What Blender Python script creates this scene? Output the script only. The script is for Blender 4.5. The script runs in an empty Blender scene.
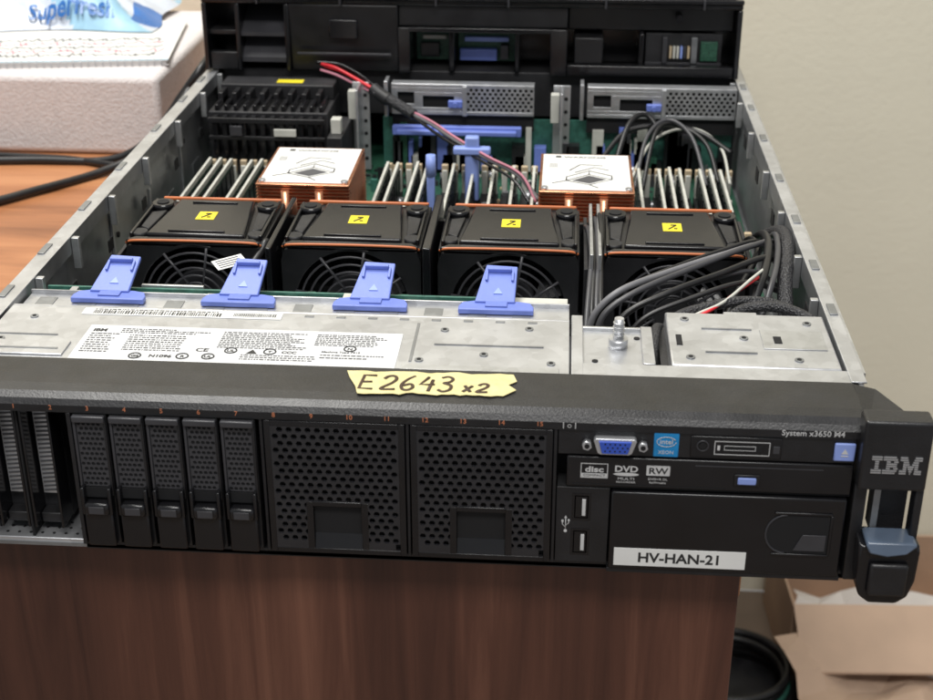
import bpy, bmesh, math, random
from mathutils import Matrix, Vector
random.seed(7)
scn=bpy.context.scene
col=scn.collection
S=0.001
# ------------------------------------------------------------------ materials
def nodes(name):
    m=bpy.data.materials.new(name); m.use_nodes=True
    nt=m.node_tree; b=nt.nodes["Principled BSDF"]; return m,nt,b
def pbr(name,c,rough=.5,metal=0,var=.12,vs=60,bump=0,bs=400,scale=(1,1,1),rv=.1,coat=0,dust=0):
    m,nt,b=nodes(name); N=nt.nodes; L=nt.links
    tc=N.new("ShaderNodeTexCoord"); mp=N.new("ShaderNodeMapping"); mp.inputs["Scale"].default_value=scale
    L.new(tc.outputs['Object'],mp.inputs[0])
    n=N.new("ShaderNodeTexNoise"); n.inputs["Scale"].default_value=vs; n.inputs["Detail"].default_value=5
    L.new(mp.outputs[0],n.inputs["Vector"])
    r=N.new("ShaderNodeValToRGB"); r.color_ramp.elements[0].position=.3; r.color_ramp.elements[1].position=.7
    r.color_ramp.elements[0].color=(*[max(0,x*(1-var)) for x in c],1); r.color_ramp.elements[1].color=(*[min(1,x*(1+var)) for x in c],1)
    L.new(n.outputs["Fac"],r.inputs[0]); out=r.outputs[0]
    if dust:
        geo=N.new("ShaderNodeNewGeometry"); sp=N.new("ShaderNodeSeparateXYZ"); L.new(geo.outputs["Normal"],sp.inputs[0])
        n3=N.new("ShaderNodeTexNoise"); n3.inputs["Scale"].default_value=28; n3.inputs["Detail"].default_value=9; n3.inputs["Roughness"].default_value=.75; L.new(tc.outputs['Object'],n3.inputs["Vector"])
        r3=N.new("ShaderNodeValToRGB"); r3.color_ramp.elements[0].position=.45; r3.color_ramp.elements[1].position=.8; L.new(n3.outputs["Fac"],r3.inputs[0])
        mu=N.new("ShaderNodeMath"); mu.operation='MULTIPLY'; mu.use_clamp=True; L.new(sp.outputs["Z"],mu.inputs[0]); L.new(r3.outputs[0],mu.inputs[1])
        mu2=N.new("ShaderNodeMath"); mu2.operation='MULTIPLY'; mu2.inputs[1].default_value=dust; L.new(mu.outputs[0],mu2.inputs[0])
        mx=N.new("ShaderNodeMix"); mx.data_type='RGBA'; L.new(mu2.outputs[0],mx.inputs[0]); L.new(out,mx.inputs[6]); mx.inputs[7].default_value=(.35,.33,.30,1)
        out=mx.outputs[2]
    L.new(out,b.inputs["Base Color"])
    mr=N.new("ShaderNodeMapRange"); mr.inputs["To Min"].default_value=max(.03,rough-rv); mr.inputs["To Max"].default_value=min(1,rough+rv)
    L.new(n.outputs["Fac"],mr.inputs["Value"]); L.new(mr.outputs[0],b.inputs["Roughness"])
    b.inputs["Metallic"].default_value=metal
    if coat: b.inputs["Coat Weight"].default_value=coat
    if bump:
        n2=N.new("ShaderNodeTexNoise"); n2.inputs["Scale"].default_value=bs; n2.inputs["Detail"].default_value=3
        L.new(mp.outputs[0],n2.inputs["Vector"])
        bp=N.new("ShaderNodeBump"); bp.inputs["Strength"].default_value=bump; bp.inputs["Distance"].default_value=.001
        L.new(n2.outputs["Fac"],bp.inputs["Height"]); L.new(bp.outputs[0],b.inputs["Normal"])
    return m
def steel_mat(name,c,rough,metal=.85):
    m,nt,b=nodes(name); N=nt.nodes; L=nt.links
    tc=N.new("ShaderNodeTexCoord")
    v=N.new("ShaderNodeTexVoronoi"); v.inputs["Scale"].default_value=170; L.new(tc.outputs["Object"],v.inputs["Vector"])
    n=N.new("ShaderNodeTexNoise"); n.inputs["Scale"].default_value=22; n.inputs["Detail"].default_value=8; n.inputs["Roughness"].default_value=.65; L.new(tc.outputs["Object"],n.inputs["Vector"])
    mx=N.new("ShaderNodeMix"); mx.data_type='FLOAT'; mx.inputs[0].default_value=.2
    L.new(n.outputs["Fac"],mx.inputs[2]); L.new(v.outputs["Color"],mx.inputs[3])
    r=N.new("ShaderNodeValToRGB"); r.color_ramp.elements[0].position=.3; r.color_ramp.elements[1].position=.7
    r.color_ramp.elements[0].color=(*[x*.78 for x in c],1); r.color_ramp.elements[1].color=(*[min(1,x*1.12) for x in c],1)
    L.new(mx.outputs[0],r.inputs[0]); L.new(r.outputs[0],b.inputs["Base Color"])
    mr=N.new("ShaderNodeMapRange"); mr.inputs["To Min"].default_value=rough-.12; mr.inputs["To Max"].default_value=rough+.14
    L.new(mx.outputs[0],mr.inputs["Value"]); L.new(mr.outputs[0],b.inputs["Roughness"])
    b.inputs["Metallic"].default_value=metal
    bp=N.new("ShaderNodeBump"); bp.inputs["Strength"].default_value=.22; bp.inputs["Distance"].default_value=.001
    L.new(n.outputs["Fac"],bp.inputs["Height"]); L.new(bp.outputs[0],b.inputs["Normal"])
    return m
def wood_mat(name,c1,c2,c3,scale,rough,bandscale):
    m,nt,b=nodes(name); N=nt.nodes; L=nt.links
    tc=N.new("ShaderNodeTexCoord"); mp=N.new("ShaderNodeMapping"); mp.inputs["Scale"].default_value=scale
    L.new(tc.outputs["Object"],mp.inputs[0])
    n=N.new("ShaderNodeTexNoise"); n.inputs["Scale"].default_value=1; n.inputs["Detail"].default_value=9; n.inputs["Roughness"].default_value=.62; n.inputs["Distortion"].default_value=.6
    L.new(mp.outputs[0],n.inputs["Vector"])
    mp2=N.new("ShaderNodeMapping"); mp2.inputs["Scale"].default_value=bandscale; L.new(tc.outputs["Object"],mp2.inputs[0])
    n2=N.new("ShaderNodeTexNoise"); n2.inputs["Scale"].default_value=1; n2.inputs["Detail"].default_value=2; L.new(mp2.outputs[0],n2.inputs["Vector"])
    mx=N.new("ShaderNodeMix"); mx.data_type='FLOAT'; mx.inputs[0].default_value=.55
    L.new(n.outputs["Fac"],mx.inputs[2]); L.new(n2.outputs["Fac"],mx.inputs[3])
    r=N.new("ShaderNodeValToRGB"); e=r.color_ramp.elements; e[0].position=.36; e[0].color=(*c1,1); e[1].position=.64; e[1].color=(*c3,1)
    k=e.new(.5); k.color=(*c2,1)
    L.new(mx.outputs[0],r.inputs[0]); L.new(r.outputs[0],b.inputs["Base Color"])
    b.inputs["Roughness"].default_value=rough
    bp=N.new("ShaderNodeBump"); bp.inputs["Strength"].default_value=.1; bp.inputs["Distance"].default_value=.001
    L.new(n.outputs["Fac"],bp.inputs["Height"]); L.new(bp.outputs[0],b.inputs["Normal"])
    return m
STEEL=steel_mat("galvanised_steel",(.55,.56,.57),.40)
STEEL2=steel_mat("bright_steel",(.58,.59,.61),.34,.75)
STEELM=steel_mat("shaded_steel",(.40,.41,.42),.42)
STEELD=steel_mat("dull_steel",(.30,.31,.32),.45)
BLACK=pbr("black_plastic",(.010,.010,.0115),.38,var=.3,bump=.15,bs=900,dust=.045)
BLACKG=pbr("gloss_black_plastic",(.007,.007,.0085),.22,var=.2,vs=30,rv=.08,dust=.035)
BLACKM=pbr("matt_black_plastic",(.014,.014,.016),.55,var=.4,vs=40,bump=.25,bs=700,dust=.07)
HEXB=pbr("perforated_black",(.020,.020,.023),.30,var=.2,vs=80)
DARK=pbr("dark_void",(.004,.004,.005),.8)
GREYP=pbr("dark_grey_plastic",(.040,.040,.045),.36)
ORANGE=pbr("orange_plastic",(.52,.15,.05),.42)
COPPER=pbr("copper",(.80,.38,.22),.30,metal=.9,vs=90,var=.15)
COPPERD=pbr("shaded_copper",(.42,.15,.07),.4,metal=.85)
BLUE=pbr("blue_latch_plastic",(.15,.21,.58),.42,var=.08,bump=.08)
BLUEL=pbr("light_blue_plastic",(.25,.34,.72),.4,var=.06)
BLUEV=pbr("port_blue",(.03,.08,.45),.4)
CYAN=pbr("badge_blue",(.01,.22,.52),.3,var=.15,vs=200)
WHITE=pbr("white_label",(.74,.74,.72),.5,var=.03)
SILVL=pbr("silver_label",(.62,.63,.64),.42,var=.04)
INK=pbr("black_ink",(.02,.02,.02),.6)
INKG=pbr("grey_ink",(.07,.07,.075),.6)
INKO=pbr("orange_ink",(.55,.19,.09),.6)
INKW=pbr("white_ink",(.55,.55,.55),.5)
INKB=pbr("brown_marker",(.05,.025,.012),.6)
TAPE=pbr("masking_tape",(.66,.58,.29),.55,var=.12,vs=120,bump=.5,bs=250)
YELLOW=pbr("yellow_sticker",(.80,.66,.03),.4,var=.05)
PCB=pbr("green_circuit_board",(.022,.085,.052),.4,var=.5,vs=500)
PCBL=pbr("light_green_board",(.035,.13,.10),.45,var=.3,vs=300)
GOLD=pbr("tan_plastic",(.48,.38,.25),.5)
LATCHW=pbr("pale_plastic",(.52,.52,.47),.5)
RED=pbr("red_wire",(.60,.02,.03),.4)
GREYW=pbr("grey_cable",(.055,.055,.06),.38)
GREYC=pbr("pale_grey_cable",(.16,.16,.17),.42)
LEVER=pbr("blue_grey_lever",(.09,.12,.17),.22)
RUBBER=pbr("black_cable",(.011,.011,.012),.38,var=.3)
m,nt,b=nodes("braided_sleeve"); b.inputs["Roughness"].default_value=.5
tc=nt.nodes.new("ShaderNodeTexCoord"); v=nt.nodes.new("ShaderNodeTexVoronoi"); v.inputs["Scale"].default_value=800
bp=nt.nodes.new("ShaderNodeBump"); bp.inputs["Strength"].default_value=.8; bp.inputs["Distance"].default_value=.001
nt.links.new(tc.outputs["Object"],v.inputs["Vector"]); nt.links.new(v.outputs["Distance"],bp.inputs["Height"]); nt.links.new(bp.outputs[0],b.inputs["Normal"])
rr=nt.nodes.new("ShaderNodeValToRGB"); rr.color_ramp.elements[0].color=(.008,.008,.009,1); rr.color_ramp.elements[1].color=(.045,.045,.05,1)
nt.links.new(v.outputs["Distance"],rr.inputs[0]); nt.links.new(rr.outputs[0],b.inputs["Base Color"])
BRAID=m
FOAM=pbr("white_foam",(.66,.62,.61),.8,var=.06,vs=200,bump=1.0,bs=350)
WALLM=pbr("painted_wall",(.78,.74,.60),.75,var=.03,vs=6,bump=.35,bs=150)
FLOORM=pbr("floor_covering",(.20,.15,.11),.6,var=.2,vs=8)
CARD=pbr("cardboard",(.46,.31,.21),.8,var=.12,vs=15,bump=.2,bs=80)
CARDL=pbr("pale_packing_paper",(.56,.40,.29),.8,var=.1,vs=12,bump=.3,bs=40)
PAPERW=pbr("white_paper",(.62,.60,.59),.7,var=.05,vs=8)
PAPERG=pbr("greyish_packing_paper",(.62,.58,.54),.7,var=.08,vs=10)
PINK=pbr("pink_print",(.50,.20,.26),.7)
BAG=pbr("white_plastic_film",(.55,.60,.68),.25,var=.08,vs=20)
BAGB=pbr("blue_print_film",(.03,.14,.42),.3,var=.2,vs=30)
TEAL=pbr("pale_blue_print",(.28,.48,.62),.4)
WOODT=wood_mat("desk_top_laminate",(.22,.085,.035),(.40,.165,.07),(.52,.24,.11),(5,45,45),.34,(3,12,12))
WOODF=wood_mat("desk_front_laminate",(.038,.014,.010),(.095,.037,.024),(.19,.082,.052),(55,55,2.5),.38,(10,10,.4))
# ------------------------------------------------------------------ mesh builder (mm)
class MB:
    def __init__(s): s.bm=bmesh.new(); s.m=[]
    def mi(s,mat):
        if mat not in s.m: s.m.append(mat)
        return s.m.index(mat)
    def mark(s): return set(s.bm.verts)
    def xf(s,old,M): bmesh.ops.transform(s.bm,matrix=M,verts=[v for v in s.bm.verts if v not in old])
    def box(s,x0,x1,y0,y1,z0,z1,mat,bev=0,seg=2):
        vs=[s.bm.verts.new((x,y,z)) for x in (x0,x1) for y in (y0,y1) for z in (z0,z1)]
        idx=[(0,1,3,2),(4,6,7,5),(0,4,5,1),(2,3,7,6),(0,2,6,4),(1,5,7,3)]
        fs=[s.bm.faces.new([vs[i] for i in f]) for f in idx]
        k=s.mi(mat)
        for f in fs: f.material_index=k
        if bev:
            es=list({e for f in fs for e in f.edges})
            r=bmesh.ops.bevel(s.bm,geom=es,offset=bev,segments=seg,affect='EDGES',profile=.5)
            for f in r['faces']: f.material_index=k; f.smooth=True
        return s
    def poly(s,pts,mat):
        f=s.bm.faces.new([s.bm.verts.new(p) for p in pts]); f.material_index=s.mi(mat); return f
    def prism(s,pts,h,mat,bev=0):
        a=[s.bm.verts.new(p) for p in pts]; h=Vector(h); b=[s.bm.verts.new(Vector(p)+h) for p in pts]
        k=s.mi(mat); fs=[s.bm.faces.new(a),s.bm.faces.new(b[::-1])]
        n=len(a)
        for i in range(n): fs.append(s.bm.faces.new((a[i],b[i],b[(i+1)%n],a[(i+1)%n])))
        for f in fs: f.material_index=k
        if bev:
            es=list({e for f in fs for e in f.edges})
            r=bmesh.ops.bevel(s.bm,geom=es,offset=bev,segments=2,affect='EDGES',profile=.5)
            for f in r['faces']: f.material_index=k; f.smooth=True
        return s
    def cyl(s,p0,p1,r,mat,n=24,r2=None,caps=True):
        p0=Vector(p0);p1=Vector(p1); d=(p1-p0).normalized()
        u=d.orthogonal().normalized(); w=d.cross(u); r2=r if r2 is None else r2
        A=[];B=[]
        for i in range(n):
            a=2*math.pi*i/n; o=u*math.cos(a)+w*math.sin(a)
            A.append(s.bm.verts.new(p0+o*r)); B.append(s.bm.verts.new(p1+o*r2))
        k=s.mi(mat)
        for i in range(n):
            f=s.bm.faces.new((A[i],A[(i+1)%n],B[(i+1)%n],B[i])); f.material_index=k; f.smooth=True
        if caps:
            for L in (A[::-1],B): f=s.bm.faces.new(L); f.material_index=k
        return s
    def torus(s,c,axis,R,r,mat,n=40,m=8):
        c=Vector(c); d=Vector(axis).normalized(); u=d.orthogonal().normalized(); w=d.cross(u); k=s.mi(mat); G=[]
        for i in range(n):
            a=2*math.pi*i/n; o=u*math.cos(a)+w*math.sin(a)
            G.append([s.bm.verts.new(c+o*(R+r*math.cos(2*math.pi*j/m))+d*(r*math.sin(2*math.pi*j/m))) for j in range(m)])
        for i in range(n):
            for j in range(m):
                f=s.bm.faces.new((G[i][j],G[(i+1)%n][j],G[(i+1)%n][(j+1)%m],G[i][(j+1)%m])); f.material_index=k; f.smooth=True
        return s
    def tube(s,pts,r,mat,n=10,sub=8,flat=1):
        P=[Vector(p) for p in pts]
        if sub>1 and len(P)>2:
            Q=[P[0]*2-P[1]]+P+[P[-1]*2-P[-2]]; out=[]
            for i in range(1,len(Q)-2):
                for j in range(sub):
                    t=j/sub; a,b,c,d=Q[i-1],Q[i],Q[i+1],Q[i+2]
                    out.append(.5*((2*b)+(c-a)*t+(2*a-5*b+4*c-d)*t*t+(3*b-a-3*c+d)*t**3))
            out.append(P[-1]); P=out
        k=s.mi(mat); rings=[]; u=None
        for i,p in enumerate(P):
            d=(P[min(i+1,len(P)-1)]-P[max(i-1,0)]).normalized()
            if u is None: u=d.orthogonal().normalized()
            else:
                u=(u-d*u.dot(d)); u=u.normalized() if u.length>1e-6 else d.orthogonal().normalized()
            w=d.cross(u)
            ring=[]
            for j in range(n):
                a=2*math.pi*j/n; o=(u*math.cos(a)+w*math.sin(a))*r
                o.z*=flat
                ring.append(s.bm.verts.new(p+o))
            rings.append(ring)
        for i in range(len(rings)-1):
            for j in range(n):
                f=s.bm.faces.new((rings[i][j],rings[i][(j+1)%n],rings[i+1][(j+1)%n],rings[i+1][j])); f.material_index=k; f.smooth=True
        for L in (rings[0][::-1],rings[-1]): f=s.bm.faces.new(L); f.material_index=k
        return s
    def hexplate(s,x0,x1,z0,z1,y,nx,nz,r,depth,mat,skip=None):
        """perforated plate in the xz plane facing -y"""
        k=s.mi(mat); cw=(x1-x0)/(nx+.5); ch=(z1-z0)/nz
        def P(x,z,yy=None): return s.bm.verts.new((x,y if yy is None else yy,z))
        def face(v): f=s.bm.faces.new(v); f.material_index=k
        for j in range(nz):
            off=cw*.5*(j%2); za=z0+j*ch; zb=za+ch
            xa=x0 if off else x0+nx*cw; xb=xa+cw*.5
            if not(skip and skip((xa+xb)/2,(za+zb)/2)): face([P(xa,za),P(xb,za),P(xb,zb),P(xa,zb)])
            for i in range(nx):
                a=x0+off+i*cw; b=a+cw; cx=(a+b)/2; cz=(za+zb)/2
                if skip:
                    q=skip(cx,cz)
                    if q==2: continue
                    if q==1: face([P(a,za),P(b,za),P(b,zb),P(a,zb)]); continue
                h=[];hb=[]
                for q in range(6):
                    t=math.radians(60*q); X=cx+r*math.cos(t); Z=cz+r*math.sin(t)
                    h.append(P(X,Z)); hb.append(P(X,Z,y+depth))
                bl,br,tr,tl=P(a,za),P(b,za),P(b,zb),P(a,zb)
                face([tr,tl,h[2],h[1]]); face([bl,br,h[5],h[4]])
                face([tr,h[1],h[0]]); face([br,tr,h[0]]); face([br,h[0],h[5]])
                face([tl,h[3],h[2]]); face([tl,bl,h[3]]); face([bl,h[4],h[3]])
                for q in range(6): face([h[q],h[(q+1)%6],hb[(q+1)%6],hb[q]])
        return s
    def holeplate(s,cx,cz,w,h,r,y0,y1,mat,n=48):
        k=s.mi(mat); A=[];B=[];C=[];D=[]
        for i in range(n):
            t=2*math.pi*(i+.5)/n; c,q=math.cos(t),math.sin(t); m=min(w/2/abs(c) if abs(c)>1e-9 else 1e9,h/2/abs(q) if abs(q)>1e-9 else 1e9)
            A.append(s.bm.verts.new((cx+c*m,y0,cz+q*m))); B.append(s.bm.verts.new((cx+c*r,y0,cz+q*r)))
            C.append(s.bm.verts.new((cx+c*r,y1,cz+q*r))); D.append(s.bm.verts.new((cx+c*m,y1,cz+q*m)))
        for i in range(n):
            j=(i+1)%n
            for X,Y in ((A,B),(B,C),(C,D),(D,A)):
                f=s.bm.faces.new((X[i],X[j],Y[j],Y[i])); f.material_index=k
        return s
    def text(s,body,size,loc,mat,face='front',align='LEFT',bold=0,sx=1,rotz=0,ext=.05):
        cu=bpy.data.curves.new("t",'FONT'); cu.body=body; cu.size=size; cu.align_x=align; cu.offset=bold; cu.extrude=ext; cu.resolution_u=3
        ob=bpy.data.objects.new("t",cu); col.objects.link(ob); bpy.context.view_layer.update()
        me=bpy.data.meshes.new_from_object(ob.evaluated_get(bpy.context.evaluated_depsgraph_get()))
        bpy.data.objects.remove(ob)
        R=Matrix.Rotation(math.pi/2,4,'X') if face=='front' else Matrix.Identity(4)
        me.transform(Matrix.Translation(loc)@Matrix.Rotation(rotz,4,'Z')@R@Matrix.Diagonal((sx,1,1,1)))
        k=s.mi(mat); old=set(s.bm.faces); s.bm.from_mesh(me)
        for f in s.bm.faces:
            if f not in old: f.material_index=k
        bpy.data.meshes.remove(me); return s
    def done(s,name,parent=None,loc=(0,0,0),label=None,cat=None,kind=None,group=None,clean=True,rot=None):
        if clean: bmesh.ops.recalc_face_normals(s.bm,faces=s.bm.faces)
        me=bpy.data.meshes.new(name); bmesh.ops.scale(s.bm,vec=(S,S,S),verts=s.bm.verts)
        s.bm.to_mesh(me); s.bm.free()
        for m in s.m: me.materials.append(m)
        ob=bpy.data.objects.new(name,me); col.objects.link(ob); ob.location=Vector(loc)*S
        if rot: ob.rotation_euler=rot
        if parent: ob.parent=parent
        if label: ob["label"]=label
        if cat: ob["category"]=cat
        if kind: ob["kind"]=kind
        if group: ob["group"]=group
        return ob
def copytree(src,off,parent):
    kids=[c for c in col.objects if c.parent==src]
    n=src.copy(); col.objects.link(n); n.parent=parent; n.location=src.location+Vector(off)*S
    for k in kids: copytree(k,(0,0,0),n)
    return n
# ------------------------------------------------------------------ SETTING
mb=MB(); mb.box(-2500,2500,-1500,1050,-770,-750,FLOORM); mb.done("floor",kind="structure",label="brown floor under the desk",cat="floor")
mb=MB(); mb.box(-2500,2500,1050,1150,-749,1800,WALLM); mb.done("wall",label="cream painted plaster wall behind the desk",cat="wall",kind="structure")
desk=bpy.data.objects.new("desk",None); col.objects.link(desk); desk.location=(-.25,.53,-.75)
desk["label"]="wooden laminate desk with reddish brown front panel"; desk["category"]="desk"
def dp(mb,name):
    o=mb.done(name,parent=desk); o.matrix_parent_inverse=Matrix.Translation(-desk.location); return o
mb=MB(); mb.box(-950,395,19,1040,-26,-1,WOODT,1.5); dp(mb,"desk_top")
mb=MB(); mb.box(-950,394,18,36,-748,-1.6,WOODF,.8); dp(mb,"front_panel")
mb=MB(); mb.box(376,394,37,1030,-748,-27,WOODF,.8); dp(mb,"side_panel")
# ------------------------------------------------------------------ SERVER
srv=bpy.data.objects.new("rack_server",None); col.objects.link(srv); srv.location=(0,0,0)
srv["label"]="opened silver and black rack server on the wooden desk"; srv["category"]="server"
W=447
mb=MB()
mb.box(-4,W,40,760,0,1.5,STEELD)
mb.box(0,W,2,40,1,3.0,STEELD)
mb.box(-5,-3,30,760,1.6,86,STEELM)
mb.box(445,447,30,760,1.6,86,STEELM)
mb.box(-2.9,444.9,757,759,1.6,86,STEELD)
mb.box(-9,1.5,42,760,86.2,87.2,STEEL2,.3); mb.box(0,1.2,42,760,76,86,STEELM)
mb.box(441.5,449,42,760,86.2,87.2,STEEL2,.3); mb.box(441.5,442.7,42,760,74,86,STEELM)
mb.box(-16,-10.4,100,760,70,72,STEEL2); mb.box(-11,-9.3,100,760,60,83,STEEL)
mb.box(450.5,452,60,760,40,83,STEEL)
for y in (112,175,250,330,420,500,560):
    mb.box(-8.6,-4.5,y,y+16,87.3,88,STEELD,.2); mb.box(443.6,448,y+8,y+22,87.3,88,STEELD,.2)
    mb.box(1.3,2.0,y+20,y+30,50,58,DARK); mb.box(440.6,441.4,y-10,y+2,60,70,DARK)
    mb.box(1.5,6,y+30,y+34,66,86,STEEL,.4); mb.box(437,441.4,y+30,y+34,66,86,STEEL,.4)
    mb.cyl((-2.9,y+40,50),(-2.0,y+40,50),4,STEELD,n=16); mb.box(-2.9,-2.0,y+4,y+26,20,34,STEELD,.3)
for y,h in ((150,30),(290,50),(380,36),(470,60)): mb.box(-2.9,-1.2,y,y+3,6,h+20,STEEL,.3); mb.cyl((-2.9,y+14,h),(-1.8,y+14,h),2,DARK,n=12)
mb.done("chassis",srv)
# front bezel lip
mb=MB()
prof=[(-1,79.2),(-1,83),(1,85.6),(5,87.6),(12,88.3),(38,88.6),(39,86),(39,84),(6,83),(6,79.2)]
mb.prism([(-6,y,z) for y,z in prof],(447,0,0),BLACK)
mb.prism([(441.2,-1,84),(441.2,38.6,88.2),(452,36,87),(464,8,87)],(0,0,-4),BLACK,.8)
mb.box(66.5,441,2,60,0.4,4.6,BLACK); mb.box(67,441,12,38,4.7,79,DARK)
mb.box(66,68.2,-1,40,4.6,79,BLACK,.4)
for x in (159.8,229.6,299.4): mb.box(x-.8,x+.8,-.4,11,4.6,79,BLACK,.3)
bez=mb.done("front_bezel",srv)
mb=MB()
for i in range(1,16):
    mb.text(str(i),3.4,(77+(i-3)*17.9,-1.15,80.7),INKO,align='CENTER')
mb.done("bay_number",bez)
# tape
TY=-3.0
mb=MB()
random.seed(3)
top=[];bot=[]
for i in range(25):
    t=i/24; top.append((197+t*81+random.uniform(-.3,.3),TY+35.8+t*1.2+random.uniform(-.5,.5),89.0+.35*math.sin(t*22)))
    bot.append((205+t*69+random.uniform(-.3,.3),TY+12.6+t*2.2+random.uniform(-.7,.7)+ (1.5 if .3<t<.4 else 0),88.9+random.uniform(0,.1)))
right=[(280,TY+30,89),(276,TY+26,89),(280,TY+21,89)]
mb.prism(bot+right[::-1]+top[::-1]+[(199,TY+29,89),(203,TY+20,89)],(0,0,.25),TAPE)
tape=mb.done("paper_tape",srv,label="torn yellow masking tape strip with handwriting")
mb=MB()
G={'E':[[(.5,1),(0,1),(0,.02),(.55,0)],[(0,.5),(.42,.53)]],
'2':[[(0,.78),(.12,.97),(.35,1),(.48,.8),(.38,.5),(0,.02),(.58,.03)]],
'6':[[(.42,1),(.15,.72),(0,.35),(.1,.05),(.32,0),(.48,.2),(.36,.42),(.06,.3)]],
'4':[[(.25,1),(0,.42),(.58,.46)],[(.45,.8),(.40,-.05)]],
'3':[[(0,.93),(.25,1.02),(.45,.88),(.38,.66),(.15,.56),(.45,.42),(.46,.12),(.22,-.04),(0,.08)]],
'x':[[(0,.6),(.45,0)],[(.45,.6),(0,0)]]}
x=205
for ch,w,h,dx in (('E',12,14,10.3),('2',12,14,9.3),('6',12,14.5,8.8),('4',12,14,9.3),('3',12,14.5,12),('x',8,10,6.5),('2',9,8.5,8)):
    for st in G[ch]:
        st2=[(x+a*w+ (b*1.2),TY+17.3+b*h,89.45) for a,b in st]
        mb.tube(st2,.85,INKB,n=8,sub=5 if len(st)>4 else 1,flat=.25)
    x+=dx
mb.done("handwriting",tape)
# ---------------- left open bays
mb=MB()
mb.box(-4,66,3.2,36,3.2,4.4,STEEL2,.3)
for x in range(6,64,6):
    for y in (8,13,18): mb.cyl((x+(y%2),y,4.3),(x+(y%2),y,4.7),.8,DARK,n=10)
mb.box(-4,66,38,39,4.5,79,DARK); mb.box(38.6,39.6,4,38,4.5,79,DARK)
mb.box(-4,66,2.5,4,0.4,5.2,STEEL2,.4)
mb.done("drive_cage_floor",srv)
def blankcarrier(x0):
    mb=MB(); w=15
    mb.box(0,w,18,36,9,79,BLACKM,.6); mb.box(0,1.3,4,18,10,79,BLACKG,.4); mb.box(w-1.3,w,4,18,10,79,BLACKG,.4)
    mb.box(1.5,w-1.5,10,18,9.5,15,BLACK,.6)
    o=mb.done("carrier_blank",srv,loc=(x0,0,0))
    mb=MB(); mb.box(2.6,12,14.6,17.9,24,79,STEEL2,.3)
    for i in range(22):
        z=25.5+i*2.4; mb.prism([(3.4,14.2,z),(11.2,14.2,z+.6),(11.2,14.2,z+1.5),(3.4,14.2,z+.9)],(0,.35,0),INKG)
    mb.done("vent_strip",o); return o
blankcarrier(23.2); blankcarrier(40.4)
blankcarrier(5)
# ---------------- drive carriers
def drive():
    mb=MB(); w=16.6
    mb.box(0,w,0,30,6,78.6,BLACK,.5)
    mb.box(0.2,1.5,-1.6,0,34,78,GREYP,.4); mb.box(w-1.5,w-.2,-1.6,0,34,78,BLACK,.4); mb.box(.4,w-.4,-3,0,75,78.4,GREYP,.6)  # grey left and top edges paint a silvery highlight into the plastic colour
    o=mb.done("hard_drive_carrier",srv,loc=(68.9,-.5,0))
    mb=MB(); mb.hexplate(1.7,w-1.7,39,75,-.6,5,13,1.05,.5,GREYP); mb.box(1.7,w-1.7,-.05,-.02,39,75,DARK)
    mb.done("vent_grille",o)
    mb=MB()
    mb.box(1.2,w-1.2,-4.2,-.05,6.3,26,BLACKG,1.0); mb.box(2.2,w-2.2,-6.4,-.1,25,32,BLACKG,1.6)
    mb.box(.8,2.6,-5,-.1,25,40,BLACKG,.6); mb.box(w-2.6,w-.8,-5,-.1,25,40,BLACKG,.6); mb.box(4.5,w-4.5,-6.8,-6.3,26.5,30.5,GREYP,.2)
    mb.box(2.6,w-2.6,-1.2,-.1,33,38.5,DARK)
    mb.done("release_handle",o)
    return o
d0=drive()
for i in range(1,5): copytree(d0,(17.9*i,0,0),srv)
# ---------------- filler panels
def filler(x0,wd):
    mb=MB()
    mb.box(0,wd,2,6,5.4,78.8,DARK)
    def sk(x,z):
        if wd/2-13<x<wd/2+13 and z<35: return 2
        if z<10: return 1
        return 0
    mb.hexplate(3,wd-3,8,76,-.9,13,18,1.62,1.5,HEXB,skip=sk)
    for a in ((0,3,5.4,78.8),(wd-3,wd,5.4,78.8),(3,wd-3,76,78.8),(3,wd-3,5.4,8)): mb.box(a[0],a[1],-1,2,a[2],a[3],BLACKG,.25)
    mb.box(wd/2-15,wd/2-11.8,-1,1.9,8,34.5,BLACKG,.1); mb.box(wd/2+11.8,wd/2+15,-1,1.9,8,34.5,BLACKG,.1)
    o=mb.done("filler_panel",srv,loc=(x0,-.3,0))
    mb=MB()
    mb.box(wd/2-11.8,wd/2+11.8,-1.6,-.2,32.5,35.3,BLACKG,.4); mb.box(wd/2-11.6,wd/2+11.6,1.2,1.8,8,32.5,DARK)
    mb.prism([(wd/2-11.6,-.8,8),(wd/2-11.6,1.1,8),(wd/2-11.6,1.1,16)],(23.2,0,0),BLACKG)
    mb.done("finger_recess",o); return o
f0=filler(161.3,67.0); copytree(f0,(69.8,0,0),srv)
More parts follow.
